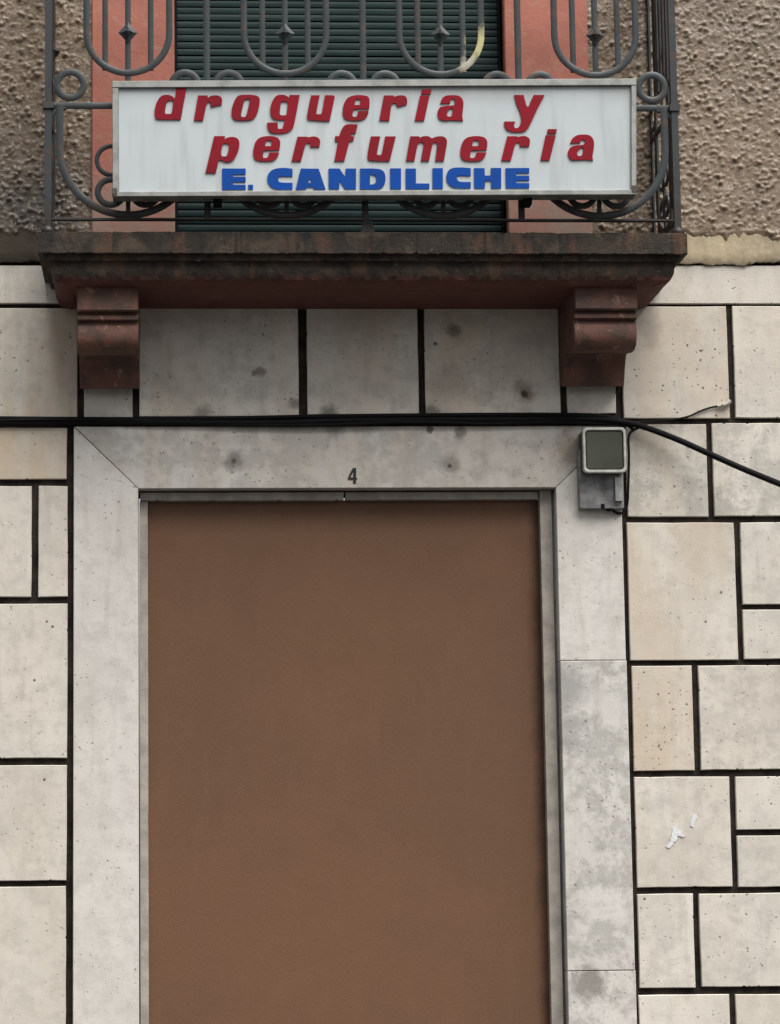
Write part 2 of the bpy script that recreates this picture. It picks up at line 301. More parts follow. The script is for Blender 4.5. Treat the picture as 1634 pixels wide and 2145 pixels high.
def tube(mb, pts, r, seg=10):
    pts = [Vector(p) for p in pts]; n = len(pts); rings = []; ref = Vector((0.12, -0.9, 0.3)).normalized()
    base = len(mb.v)
    for i, p in enumerate(pts):
        tg = (pts[min(i + 1, n - 1)] - pts[max(i - 1, 0)]).normalized()
        a = tg.cross(ref)
        a = a.normalized() if a.length > 1e-4 else Vector((1, 0, 0)); b = tg.cross(a)
        for k in range(seg): an = 2 * math.pi * k / seg; mb.v.append(p + a * (r * math.cos(an)) + b * (r * math.sin(an)))
    for i in range(n - 1):
        for k in range(seg): k2 = (k + 1) % seg; mb.f.append((base + i*seg+k, base + i*seg+k2, base + (i+1)*seg+k2, base + (i+1)*seg+k))
    mb.f.append(tuple(base + k for k in range(seg))); mb.f.append(tuple(base + (n-1)*seg + k for k in range(seg)[::-1]))
    return mb
def flat(mb, pts, w, t, pn, closed=False):
    """forged flat bar swept along a planar path; pn = normal of its plane, w = width in the plane, t = thickness"""
    pts = [Vector(p) for p in pts]; pn = Vector(pn); n = len(pts); base = len(mb.v); q = 0.22
    sec = [(-.5, -.5 + q), (-.5, .5 - q), (-.5 + q, .5), (.5 - q, .5), (.5, .5 - q), (.5, -.5 + q), (.5 - q, -.5), (-.5 + q, -.5)]
    for i, p in enumerate(pts):
        a, b = (pts[(i - 1) % n], pts[(i + 1) % n]) if closed else (pts[max(i - 1, 0)], pts[min(i + 1, n - 1)])
        tg = (b - a).normalized(); sd_ = tg.cross(pn).normalized()
        for (u, v) in sec: mb.v.append(p + sd_ * (u * w) + pn * (v * t))
    for i in range(n if closed else n - 1):
        j = (i + 1) % n
        for k in range(8): k2 = (k + 1) % 8; mb.f.append((base + i*8+k, base + i*8+k2, base + j*8+k2, base + j*8+k))
    if not closed:
        mb.f.append(tuple(base + k for k in range(8))); mb.f.append(tuple(base + (n-1)*8 + k for k in range(8)[::-1]))
    return mb
def smoothpath(pts, k=8):
    pts = [Vector(p) for p in pts]; out = []
    for i in range(len(pts) - 1):
        p0, p1, p2, p3 = pts[max(i-1, 0)], pts[i], pts[i+1], pts[min(i+2, len(pts)-1)]
        for j in range(k):
            u = j / k; out.append(0.5 * ((2*p1) + (p2-p0)*u + (2*p0-5*p1+4*p2-p3)*u*u + (3*p1-p0-3*p2+p3)*u**3))
    return out + [pts[-1]]

# ------------------------------------------------------------------ ground
def structure(name, mb, mat):
    o = mb.build(name, mat); o['kind'] = 'structure'; return o
structure('road', MB().add([(-60, -60, -0.13), (60, -60, -0.13), (60, 1, -0.13), (-60, 1, -0.13)], [(0, 1, 2, 3)]), M['road'])
structure('pavement', MB().box((-12, -1.5, -0.129), (14, 0.5, 0.0)), M['pave'])

# ------------------------------------------------------------------ the house
XL, XR = -2.0, 3.8
house = empty('house', (0.9, 0.3, 0.0), 'stone-clad old house front with a brown shop door and a balcony above', 'house')
def rect(x0, y0, x1, y1, d=0.0):
    a, b, c_, e = P(x0, y0, d), P(x1, y0, d), P(x1, y1, d), P(x0, y1, d)
    return (a.x + e.x) / 2, (c_.z + e.z) / 2, (b.x + c_.x) / 2, (a.z + b.z) / 2       # X0, Z0, X1, Z1
DX0, _, DX1, DZ1 = rect(291.5, 1026, 1168, 1100); DX1 = P(1176, 1550).x; DX0 = P(290.4, 1550).x; DZ1 = (P(292, 1026).z + P(1168, 1021).z) / 2
ZB = P(800, 560).z               # top of the cladding
back = MB()
back.box((XL, 0.014, 0.0), (DX0 - 0.01, 0.30, ZB)); back.box((DX1 + 0.01, 0.014, 0.0), (XR, 0.30, ZB)); back.box((DX0 - 0.01, 0.014, DZ1 + 0.01), (DX1 + 0.01, 0.30, ZB))
clad = back.build('stone_cladding', M['mortar'], house)

def add_slab(r, warm=None, dirt=None, tone=None, front=None):
    x0, z0, x1, z1 = r
    cs = [(x0, z0), (x1, z0), (x1, z1), (x0, z1)]; cx_, cz_ = (x0 + x1) / 2, (z0 + z1) / 2; poly = []
    jit = lambda k=0.0012: random.uniform(-k, k)
    for i in range(4):                                   # sawn edges, a little uneven, here and there a chip
        a, b = Vector(cs[i]), Vector(cs[(i + 1) % 4]); ln = (b - a).length; n = max(2, min(6, int(ln / 0.06))); inw = Vector((-(b - a).y, (b - a).x)).normalized()
        poly.append((a.x + jit(), a.y + jit()))
        for j in range(1, n):
            p = a + (b - a) * ((j + jit(0.25)) / n) + inw * jit(0.0007); poly.append((p.x, p.y))
            if random.random() < 0.16:
                d = (b - a).normalized(); w = random.uniform(0.003, 0.007)
                q = p + d * w + inw * random.uniform(0.0015, 0.0035); poly.append((q.x, q.y)); q = p + d * (2 * w); poly.append((q.x, q.y))
    o = slab_mb(poly, (random.uniform(-0.0015, 0.0015) if front is None else front), -0.03, 0.002).build('stone_slab', M['stone'], clad)
    o.color = (random.uniform(0, 0.3) if warm is None else warm, random.uniform(0, 0.2) if dirt is None else dirt,
               random.uniform(0.93, 1.06) if tone is None else tone, random.uniform(0.5, 1.2))
    return o
S = lambda x0, y0, x1, y1, **k: add_slab(rect(x0, y0, x1, y1), **k)
# left of the door
S(-90, 645, 162, 877, warm=0.85, dirt=0.15, tone=0.95); S(-60, 896, 140, 1003.5, warm=0.75, dirt=0.1, tone=1.0)
S(-60, 1018, 66, 1250, warm=0.1, dirt=0.05, tone=1.03); S(80.5, 1018, 141.5, 1250, warm=0.15, dirt=0.05, tone=1.02)
S(-90, 1265, 141, 1588, warm=0.1, dirt=0.1); S(-45, 1603, 139.5, 1845, warm=0.15, dirt=0.08, tone=1.0); S(-120, 1858, 138, 2160, warm=0.15, dirt=0.05, tone=1.0)
# under the balcony
S(292, 645, 625, 872, warm=0.4, dirt=0.22, tone=1.13); S(643, 643, 876, 868, warm=0.4, dirt=0.2, tone=1.13); S(890, 645, 1172, 867, warm=0.45, dirt=0.28, tone=1.13)  # tone raised to lighten these slabs against the balcony's shade
S(176, 790, 277, 877, warm=0.15, dirt=0.15, tone=0.95); S(1188, 790, 1290, 866, warm=0.15, dirt=0.2, tone=0.98)
# right of the door
S(1304, 642, 1525, 876, warm=0.45, dirt=0.12, tone=0.98); S(1538, 641, 1770, 875, warm=0.2, dirt=0.1)
S(1313, 889, 1482, 1082, warm=0.45, dirt=0.45, tone=0.94); S(1494, 886, 1730, 1080, warm=0.15, dirt=0.5, tone=0.98)
S(1317, 1095, 1542, 1382.5, warm=0.5, dirt=0.06, tone=1.02); S(1553, 1094, 1790, 1265, warm=0.1, dirt=0.1); S(1557, 1277, 1790, 1379.5, warm=0.1, dirt=0.1)
S(1326, 1395, 1452, 1614, warm=0.6, dirt=0.1, tone=1.0); S(1466, 1393.5, 1700, 1611.5, warm=0.15, dirt=0.25)
S(1332, 1627, 1531, 1858, warm=0.2, dirt=0.15, tone=0.99); S(1542, 1626, 1760, 1737, warm=0.15); S(1545.5, 1750, 1760, 1857, warm=0.1, dirt=0.15)
S(1338, 1872, 1454, 2069.5, warm=0.05, dirt=0.25); S(1467, 1871, 1710, 2066, warm=0.08, dirt=0.2); S(1341, 2083.5, 1531, 2290, warm=0.2); S(1544, 2082, 1770, 2290, warm=0.2)
# thin course level with the balcony slab
for a, b in ((-160, 300), (303, 820), (823, 1240), (1243, 1700)): S(a, 556, b, 635.5, warm=0.2, dirt=0.05, tone=1.03)
# carry the coursing on beyond the picture
def fill(z0, z1, x, lim, sgn):
    while (lim - x) * sgn > 0.05:
        w = random.uniform(0.2, 0.5); e = x + sgn * w
        if (lim - e) * sgn < 0.15: e = lim
        a, b = sorted((x, e)); add_slab((a, z0, b, z1)); x = e + sgn * 0.021
def Rz(y0, y1, x): return P(x, y1).z, P(x, y0).z
for y0, y1, xe in ((645, 877, -90), (896, 1003.5, -60), (1018, 1250, -60), (1265, 1588, -90), (1603, 1845, -45), (1858, 2160, -120)):
    fill(*Rz(y0, y1, 60), P(xe - 14, (y0 + y1) / 2).x, XL, -1)
for y0, y1, xe in ((642, 876, 1770), (886, 1080, 1730), (1095, 1380, 1790), (1394, 1612, 1700), (1627, 1857, 1760), (1871, 2067, 1710), (2083, 2290, 1770)):
    fill(*Rz(y0, y1, 1500), P(xe + 14, (y0 + y1) / 2).x, XR, 1)
fill(*Rz(556, 635.5, 60), P(-163, 600).x, XL, -1); fill(*Rz(556, 635.5, 1500), P(1703, 600).x, XR, 1)
JX0, JX1 = P(154, 1500).x, P(1313, 1500).x
zt = P(60, 2174).z; fill(zt - 0.40, zt, JX0 - 0.021, XL, -1); fill(0.02, zt - 0.42, JX0 - 0.021, XL, -1)
zt = P(1500, 2304).z; fill(zt - 0.31, zt, JX1 + 0.021, XR, 1); fill(0.02, zt - 0.33, JX1 + 0.021, XR, 1)

# door surround: two jambs and a mitred lintel
LZ = (P(160, 895).z + P(1200, 893).z) / 2
sur = MB().box((DX0 - 0.006, 0.02, 0.0), (DX0 - 0.001, 0.12, DZ1)).build('door_surround', M['mortar'], house)
g = 0.0008
mit = (DX0 - JX0)
def sur_piece(poly, name, color, ch=0.002, front=0.012):
    o = slab_mb(poly, front, -0.13, ch).build(name, M['surround'], sur); o.color = (*color, 0.75); return o
zA = P(1240, 1384).z; zB_ = P(1250, 2033).z
kz = LZ - DZ1
sur_piece([(JX0, 0.0), (DX0, 0.0), (DX0, DZ1 - g), (JX0, LZ - 2 * g)], 'jamb_stone', (0.08, 0.03, 1.0))
sur_piece([(JX0 + 2 * g, LZ), (DX0 + g, DZ1), (DX1 - g, DZ1), (JX1 - 2 * g, LZ)], 'lintel_stone', (0.35, 0.40, 0.88))  # besides stains, dirt and lower tone carry part of the balcony's shade
sur_piece([(DX1, zA + g), (JX1, zA + g), (JX1, LZ - 2 * g), (DX1, DZ1 - g)], 'jamb_stone', (0.1, 0.05, 1.02))
sur_piece([(DX1, zB_ + g), (JX1 + .002, zB_ + g), (JX1 + .002, zA - g), (DX1, zA - g)], 'jamb_stone', (0.0, 0.55, 0.98), front=0.013)
sur_piece([(DX1, 0), (JX1 + .004, 0), (JX1 + .004, zB_ - g), (DX1, zB_ - g)], 'jamb_stone', (0.05, 0.6, 0.98))

# door: one brown sheet in a thin trim
DY = 0.075
door = MB().box((DX0 + 0.024, DY, 0.012), (DX1 - 0.034, DY + 0.04, DZ1 - 0.028)).build('door', M['door'], house)
def trim(mb): return mb.build('trim_strip', M['strip'], door)
def wavy_strip(x0, x1, z0, z1, yf, yb, axis):
    mb = MB(); n = 60
    for i in range(n + 1):
        u = i / n; w1 = random.uniform(-1, 1) * 0.0004 + (random.uniform(-0.004, 0.0) if random.random() < 0.06 else 0) * (1 if x1 > x0 else -1) * (1 if axis == 'z' else -1); w2 = random.uniform(-1, 1) * 0.0005
        if axis == 'z': z_ = z0 + (z1 - z0) * u; q = [(x0, yf, z_), (x1 + w1, yf + w2, z_), (x1 + w1, yb, z_), (x0, yb, z_)]
        else: x_ = x0 + (x1 - x0) * u; q = [(x_, yf, z1), (x_, yf + w2, z0 + w1), (x_, yb, z0 + w1), (x_, yb, z1)]
        mb.v += [Vector(k) for k in q]
    for i in range(n):
        for k in range(4): k2 = (k + 1) % 4; mb.f.append((i*4+k, i*4+k2, i*4+4+k2, i*4+4+k))
    mb.f += [(0, 1, 2, 3), tuple(n*4 + k for k in (3, 2, 1, 0))]
    return mb
trim(wavy_strip(DX0 + 0.004, DX0 + 0.030, 0.012, DZ1 - 0.034, 0.045, DY + 0.002, 'z'))
trim(wavy_strip(DX1 - 0.009, DX1 - 0.046, 0.012, DZ1 - 0.003, 0.035, DY + 0.002, 'z'))
xm = P(723, 1036).x
trim(wavy_strip(DX0 + 0.006, xm - 0.002, DZ1 - 0.031, DZ1 - 0.006, 0.040, DY + 0.002, 'x')); trim(wavy_strip(xm + 0.004, DX1 - 0.05, DZ1 - 0.030, DZ1 - 0.006, 0.044, DY + 0.002, 'x'))
MB().box((DX0 + 0.0005, 0.05, 0.0), (DX1 - 0.0005, 0.11, 0.010)).build('threshold', M['strip'], door)

# ---- upper wall
WX0, WX1 = P(366, 300).x, P(1059, 300).x                 # window opening
SX0, SX1 = P(192, 300).x, P(1233, 250).x                 # outer edges of the painted surround
ZT = P(800, -520).z; ZR = P(1500, 506).z; WZT = P(800, -330).z; SZT = P(800, -450).z
ZC = P(1500, 552).z
upb = MB()
upb.box((XL, 0.02, ZB + 0.001), (WX0, 0.30, ZT)); upb.box((WX1, 0.02, ZB + 0.001), (XR, 0.30, ZT)); upb.box((WX0, 0.02, WZT), (WX1, 0.30, ZT)); upb.box((WX0, 0.02, ZB + 0.001), (WX1, 0.30, ZB + 0.01))
upper = upb.build('upper_wall', M['mortar'], house)
# cream plaster band with a chipped lower edge
def plaster_band(xa, xb):
    mb = MB(); n = max(40, int((xb - xa) / 0.008)); xs = np.linspace(xa, xb, n)
    k = np.convolve(rng.normal(0, 1, n + 20), np.ones(5) / 5, 'same')[10:10 + n] * 0.006
    k2 = np.convolve(rng.normal(0, 1, n + 60), np.ones(21) / 21, 'same')[30:30 + n] * 0.010
    for i, x in enumerate(xs):
        zl = ZC + k[i] + k2[i]; f = 0.010 + 0.002 * random.random()
        mb.v += [Vector((x, 0.02, zl + 0.002)), Vector((x, -f * 0.6, zl)), Vector((x, -f, zl + 0.008)), Vector((x, -f - 0.002 + k[i] * 0.3, zl + 0.035)), Vector((x, -f, ZR + 0.08)), Vector((x, 0.02, ZR + 0.08))]
    for i in range(n - 1):
        for q in range(5): mb.f.append((i*6+q, i*6+6+q, i*6+7+q, i*6+q+1))
    mb.build('plaster_band', M['cream'], upper, smooth=True, sharp=60)
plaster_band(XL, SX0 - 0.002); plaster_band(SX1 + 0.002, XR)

# thrown roughcast, built as relief
def roughcast():
    st = 0.0048; nx = int((XR - XL) / st); nz = int((ZT - ZR + 0.06) / st); z0 = ZR - 0.06
    h = np.zeros((nz + 1, nx + 1))
    def vn(cell):
        gx, gz = int(nx / cell) + 3, int(nz / cell) + 3; gr = rng.random((gz, gx))
        X = np.arange(nx + 1) / cell; Z = np.arange(nz + 1) / cell; ix, iz = X.astype(int), Z.astype(int); fx, fz = X - ix, Z - iz
        fx, fz = fx*fx*(3-2*fx), fz*fz*(3-2*fz); A = gr[np.ix_(iz, ix)]; B = gr[np.ix_(iz, ix+1)]; C = gr[np.ix_(iz+1, ix)]; D = gr[np.ix_(iz+1, ix+1)]
        return (A*(1-fx)+B*fx)*(1-fz)[:, None] + (C*(1-fx)+D*fx)*fz[:, None]
    h += 0.003 * vn(14) + 0.002 * vn(6) + 0.0015 * vn(2.2)
    N = 42000; cxs = rng.uniform(0, nx, N); czs = rng.uniform(0, nz, N)
    rx = rng.uniform(0.6, 1.7, N); rz = rng.uniform(0.5, 1.0, N); hh = 0.001 + 0.0085 * rng.random(N) ** 2.2; an = rng.normal(0, 0.5, N)
    for i in range(N):
        R_ = 5; a0, a1 = int(max(0, czs[i] - R_)), int(min(nz, czs[i] + R_)) + 1; b0, b1 = int(max(0, cxs[i] - R_)), int(min(nx, cxs[i] + R_)) + 1
        gz, gx = np.mgrid[a0:a1, b0:b1]; dx, dz = gx - cxs[i], gz - czs[i]; ca, sa = math.cos(an[i]), math.sin(an[i])
        u, w = (dx*ca + dz*sa) / rx[i], (-dx*sa + dz*ca) / rz[i]
        e = np.exp(-(u*u + w*w) ** 1.4)
        h[a0:a1, b0:b1] = np.maximum(h[a0:a1, b0:b1], h[a0:a1, b0:b1] * 0.6 + hh[i] * e + 0.3 * 0.006 * (e > .3) * 0 + h[a0:a1, b0:b1] * 0.4)
    lo = ZR + 0.02 * (vn(14)[0] - 0.5) * 1.6 + 0.025 * (vn(3)[0] - 0.5)
    X = XL + np.arange(nx + 1) * st; Z = z0 + np.arange(nz + 1) * st
    XX, ZZ = np.meshgrid(X, Z)
    fade = np.clip((ZZ - lo[None, :]) / 0.02, 0, 1); hgt = (0.008 + h) * (0.35 + 0.65 * fade)
    keep = (ZZ >= lo[None, :]) & ~((XX > SX0 + 0.004) & (XX < SX1 - 0.004) & (ZZ < SZT))
    v = np.stack([XX, -hgt - 0.004, ZZ], -1).reshape(-1, 3)
    idx = np.arange((nx + 1) * (nz + 1)).reshape(nz + 1, nx + 1)
    kf = keep[:-1, :-1] & keep[1:, :-1] & keep[:-1, 1:] & keep[1:, 1:]
    q = np.stack([idx[:-1, :-1], idx[:-1, 1:], idx[1:, 1:], idx[1:, :-1]], -1)[kf]
    used, inv = np.unique(q, return_inverse=True); v = v[used]; q = inv.reshape(-1, 4)
    ctr = (v.min(0) + v.max(0)) / 2
    me = bpy.data.meshes.new('roughcast_render'); me.vertices.add(len(v)); me.vertices.foreach_set('co', (v - ctr).astype(np.float32).ravel())
    me.loops.add(q.size); me.loops.foreach_set('vertex_index', q.ravel().astype(np.int32))
    me.polygons.add(len(q)); me.polygons.foreach_set('loop_start', (np.arange(len(q)) * 4).astype(np.int32)); me.polygons.foreach_set('loop_total', np.full(len(q), 4, np.int32))
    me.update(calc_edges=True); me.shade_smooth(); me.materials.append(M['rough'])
    o = bpy.data.objects.new('roughcast_render', me); col.objects.link(o); o.parent = upper; o.location = Vector(ctr.tolist()) - WLOC[upper.name]; WLOC[o.name] = Vector(ctr.tolist())
roughcast()

# window: painted surround, roller blind of green slats
win = MB().box((WX0, 0.115, ZB + 0.012), (WX1, 0.125, WZT)).build('window', M['mortar'], house)
def surround_strip(x0, x1, z0, z1):
    return slab_mb([(x0, z0), (x1, z0), (x1, z1), (x0, z1)], 0.026, -0.14, 0.004).build('painted_surround', M['salmon'], win)
surround_strip(SX0, WX0, ZB + 0.012, SZT); surround_strip(WX1, SX1, ZB + 0.012, SZT); surround_strip(WX0 + 0.0005, WX1 - 0.0005, WZT, SZT)
pitch = 0.0238; zz = ZB + 0.02; prof = [(-0.5, 0.006), (-0.47, -0.0005), (-0.25, -0.0015), (0.0, -0.0020), (0.25, -0.0015), (0.40, -0.0005), (0.42, 0.006)]
smesh = None
while zz < P(800, -140).z:
    jy = random.uniform(-0.0008, 0.0008)
    if smesh is None:
        mb = MB(); a, b = WX0 + 0.010, WX1 - 0.010
        for x in (a, b):
            for u, y in prof: mb.v.append(Vector((x, 0.075 + y, zz + pitch / 2 + u * pitch * 0.93)))
            mb.v.append(Vector((x, 0.085, zz + pitch / 2 + 0.42 * pitch * 0.93))); mb.v.append(Vector((x, 0.085, zz + pitch / 2 - 0.5 * pitch * 0.93)))
        nn = len(prof) + 2
        for i in range(nn): j = (i + 1) % nn; mb.f.append((i, j, nn + j, nn + i))
        mb.f += [tuple(range(nn)), tuple(range(2 * nn - 1, nn - 1, -1))]
        o = mb.build('slat', M['green'], win, smooth=True); smesh = o.data; L0 = o.location.copy(); z00 = zz
    else:
        o = bpy.data.objects.new('slat', smesh); col.objects.link(o); o.parent = win; o.location = L0 + Vector((0, jy, zz - z00 + random.uniform(-0.0007, 0.0007))); o.rotation_euler.y = random.uniform(-0.0006, 0.0006)
    zz += pitch
for x0, x1 in ((WX0 + 0.001, WX0 + 0.009), (WX1 - 0.009, WX1 - 0.001)):
    MB().box((x0, 0.060, ZB + 0.013), (x1, 0.112, WZT - 0.001)).build('guide_rail', M['black'], win)

# balcony slab with its moulded edge, and two corbels
BD = 0.42
BX0, BX1 = P(80, 510, BD).x, P(1440, 510, BD).x
prof = [(0.0, 487), (0.0, 530), (0.012, 532.5), (0.018, 534), (0.020, 546), (0.032, 549), (0.035, 556), (0.036, 566), (0.039, 576), (0.047, 586), (0.062, 594), (0.084, 600), (0.100, 602)]
mb = MB(); rows = []
zsc = [(o_, P(760, y, BD - o_).z) for o_, y in prof]
def loop(o_, z):
    pts = []; nseg = 240
    x0, x1, yf = BX0 + o_, BX1 - o_, -(BD - o_)
    for i in range(9): pts.append((x0, 0.012 + (yf - 0.012) * i / 8, z))
    for i in range(1, nseg): pts.append((x0 + (x1 - x0) * i / nseg, yf, z))
    for i in range(9): pts.append((x1, yf + (0.012 - yf) * i / 8, z))
    return pts
nzv = rng.normal(0, 1, (len(zsc), 300)); chip = np.where(rng.random((len(zsc), 300)) < 0.05, rng.uniform(0.002, 0.006, (len(zsc), 300)), 0.0); chip[2:] *= 0.4
for r_, (o_, z) in enumerate(zsc):
    lp = loop(o_, z); rows.append(len(mb.v))
    for i, p in enumerate(lp): mb.v.append(Vector((p[0] + nzv[r_, i] * 0.0004, p[1] + nzv[r_, (i * 7) % 300] * 0.0010 + chip[r_, i], p[2] + nzv[r_, (i * 3 + 5) % 300] * 0.0010 + (chip[r_, i] * (-0.8 if r_ == 0 else 0.8)))))
L = len(lp)
for a, b in zip(rows[:-1], rows[1:]):
    for i in range(L - 1): mb.f.append((a + i, a + i + 1, b + i + 1, b + i))
mb.f.append(tuple(rows[0] + i for i in range(L))[::-1]); mb.f.append(tuple(rows[-1] + i for i in range(L)))
balc = mb.build('balcony_slab', M['balcony'], house, smooth=True, sharp=28)
SOF = zsc[-1][1]
cp = [(0.325, None), (0.325, 648), (0.318, 652), (0.300, 654), (0.300, 658), (0.308, 660), (0.308, 668), (0.302, 671), (0.288, 673), (0.292, 680), (0.298, 692), (0.299, 704), (0.294, 716), (0.280, 727), (0.255, 736),
      (0.215, 741), (0.120, 744), (0.112, 748), (0.098, 762), (0.082, 780), (0.070, 798), (0.062, 812), (0.0, 813)]
def corbel(xa, xb, dy):
    mb = MB(); pts = [(d, (SOF - 0.0005 if y is None else P(760, y + dy, d).z)) for d, y in cp]; pts = [(-0.01, pts[0][1])] + pts + [(-0.01, pts[-1][1])]; n = len(pts); ch = 0.003
    for x, e in ((xa, 1), (xa + ch, 0), (xb - ch, 0), (xb, 1)):
        for d, z in pts: mb.v.append(Vector((x, -(d - (ch if e and d > 0.02 else 0)), z)))
    for k in range(3):
        for i in range(n): j = (i + 1) % n; mb.f.append((k*n+i, k*n+j, k*n+n+j, k*n+n+i))
    mb.f += [tuple(range(n))[::-1], tuple(range(3*n, 4*n))]
    return mb.build('corbel', M['corbel'], balc, smooth=True, sharp=30)
corbel((P(163.5, 700, 0.29).x * 2 + P(164, 790, 0.06).x) / 3, (P(292, 700, 0.29).x * 2 + P(288, 790, 0.06).x) / 3, 1)
corbel((P(1210, 700, 0.29).x + P(1176, 790, 0.06).x * 2) / 3, (P(1337, 700, 0.29).x + P(1305, 790, 0.06).x * 2) / 3, -3)

# ------------------------------------------------------------------ balcony railing
RD = 0.385
zr = lambda y, x=760: P(x, y, RD).z
PX0, PX1 = P(101, 300, RD).x, P(1414, 300, RD).x
Zbot, Zmid, Zring, Zu = zr(461), zr(224), zr(181), zr(156)
Ztop = Zbot + 1.02; Zfloor = zsc[0][1]
rail = empty('balcony_railing', ((PX0 + PX1) / 2, -RD, Zfloor), 'grey wrought-iron railing with loops and rings round the balcony', 'railing')
NF = (0, -1, 0); NS = (1, 0, 0)
def part(name, mb): return mb.build(name, M['iron'], rail, smooth=True, sharp=35)
fp = lambda x, z, d=RD: Vector((x, -d, z))
for x in (PX0, PX1):
    part('corner_post', MB().box((x - 0.0105, -RD - 0.0105, Zfloor + 0.012), (x + 0.0105, -RD + 0.0105, Ztop)))
    mb = MB(); base = Vector((x, -RD, Zfloor + 0.010)); rings = [(0.0, -0.012), (0.016, -0.011), (0.021, -0.004), (0.021, 0.004), (0.016, 0.011), (0.010, 0.017)]; sg = 14
    for (r_, h_) in rings:
        for k in range(sg): mb.v.append(base + Vector((r_ * math.cos(6.2832 * k / sg), r_ * math.sin(6.2832 * k / sg), h_)))
    for i in range(len(rings) - 1):
        for k in range(sg): k2 = (k + 1) % sg; mb.f.append((i*sg+k, i*sg+k2, (i+1)*sg+k2, (i+1)*sg+k))
    part('post_foot', mb)
    part('post_collar', MB().box((x - 0.016, -RD - 0.016, Zmid - 0.012), (x + 0.016, -RD + 0.016, Zmid + 0.010)))
for nm, z, w, t_ in (('bottom_rail', Zbot, 0.009, 0.016), ('middle_rail', Zmid, 0.020, 0.009), ('middle_rail', Zmid + (Ztop - Zmid) * 0.93, 0.016, 0.008), ('top_rail', Ztop, 0.014, 0.045)):
    part(nm, flat(MB(), [fp(PX0 - (0.01 if nm == 'bottom_rail' else 0), z), fp(PX1 + (0.012 if nm == 'bottom_rail' else 0), z)], w, t_, NF))
    for x in (PX0, PX1): part(nm, flat(MB(), [(x, -RD + 0.004, z - 0.0004), (x, 0.0, z - 0.0004)], w, t_, NS))
for x, sg_ in ((PX0, 1), (PX1, -1)):
    a = 0.055; pts = [(x + sg_ * (a - a * math.sin(k * math.pi / 16)), -RD, Zmid - 0.008 - (a - a * math.cos(k * math.pi / 16))) for k in range(9)]
    part('gusset', flat(MB(), pts, 0.014, 0.009, NF))
xc = [P(a, 72, RD).x for a in (268, 597, 922, 1246)]
hb = (xc[3] - xc[0]) / 6
bars = [(xc[i] + xc[i + 1]) / 2 for i in range(3)]
Zt2 = Zmid + (Ztop - Zmid) * 0.93
def arc(cx_, cz, r_, a0, a1, n, pt): return [pt(cx_ + r_ * math.cos(a0 + (a1 - a0) * i / n), cz + r_ * math.sin(a0 + (a1 - a0) * i / n)) for i in range(n + 1)]
def panel(centers, barx, pt, nrm, hw, off):
    """uprights, long loops, rings and lyre arcs of one railing panel"""
    yo = Vector(nrm) * off
    p2 = lambda u, z: pt(u, z) + yo
    for x in barx: part('baluster', flat(MB(), [pt(x, Zbot + 0.004), pt(x, Zt2)], 0.020, 0.009, nrm))
    for cx_ in centers:
        r_ = hw; zc = Zu + r_; zc2 = Zt2 - 0.02 - r_
        lp = arc(cx_, zc, r_, math.pi, 2 * math.pi, 24, p2) + arc(cx_, zc2, r_, 0, math.pi, 24, p2)
        part('loop', flat(MB(), lp, 0.020, 0.009, nrm, True))
        for sx in (-0.55, 0.55):
            dz = r_ - math.sqrt(r_ * r_ - (sx * r_) ** 2)
            part('loop_bar', flat(MB(), [pt(cx_ + sx * r_, Zu + dz - 0.012), pt(cx_ + sx * r_, zc2 + math.sqrt(r_ * r_ - (sx * r_) ** 2))], 0.018, 0.008, nrm))
        part('loop_bar', flat(MB(), [pt(cx_, Zmid + 0.006), pt(cx_, zc2 + r_)], 0.018, 0.008, nrm))
        # rosette
        zrz = zr(73); mb = MB(); c0 = pt(cx_, zrz) + Vector(nrm) * (off + 0.004)
        ax = pt(1, 0) - pt(0, 0); rim = []
        for k in range(16):
            an = math.pi * k / 8; rr_ = 0.031 if k % 4 == 0 else (0.021 if k % 4 == 2 else 0.0225)
            rim.append(c0 + ax * (rr_ * math.cos(an)) + Vector((0, 0, rr_ * 1.15 * math.sin(an))))
        mid_ = [c0 + (q - c0) * 0.5 + Vector(nrm) * 0.006 for q in rim]; st_ = [c0 + (q - c0) * 0.30 + Vector(nrm) * 0.016 for q in rim]
        mb.v = rim + mid_ + st_ + [c0 + Vector(nrm) * 0.021]
        for a in (0, 16):
            for k in range(16): k2 = (k + 1) % 16; mb.f.append((a + k, a + k2, a + 16 + k2, a + 16 + k))
        for k in range(16): mb.f.append((32 + k, 32 + (k + 1) % 16, 48))
        mb.f.append(tuple(range(16))[::-1]); part('rosette', mb)
        # lower lyre
        R_ = min(hw * 1.64, hb - 0.024) if hw > 0.1 else hw * 1.5
        zc = zr(452) + R_
        lp = [p2(cx_ - R_, Zmid)] + arc(cx_, zc, R_, math.pi, 2 * math.pi, 40, p2) + [p2(cx_ + R_, Zmid)]
        part('lyre_arc', flat(MB(), lp, 0.023, 0.009, nrm))
        part('lyre_stem', flat(MB(), [pt(cx_, zr(447)), pt(cx_, zr(300))], 0.014, 0.008, nrm))
        q = hw / 0.128
        for sx in (-1, 1):
            part('scroll_ring', flat(MB(), arc(cx_ + sx * 0.053 * q, zr(404), 0.040 * q, 0, 2 * math.pi * 27 / 28, 27, pt), 0.019, 0.009, nrm, True))
            part('scroll_ring', flat(MB(), arc(cx_ + sx * 0.050 * q, zr(338), 0.046 * q, 0, 2 * math.pi * 27 / 28, 27, pt), 0.014, 0.008, nrm, True))
hw = 0.129
panel(xc, bars, lambda u, z: Vector((u, -RD, z)), NF, hw, 0.003)
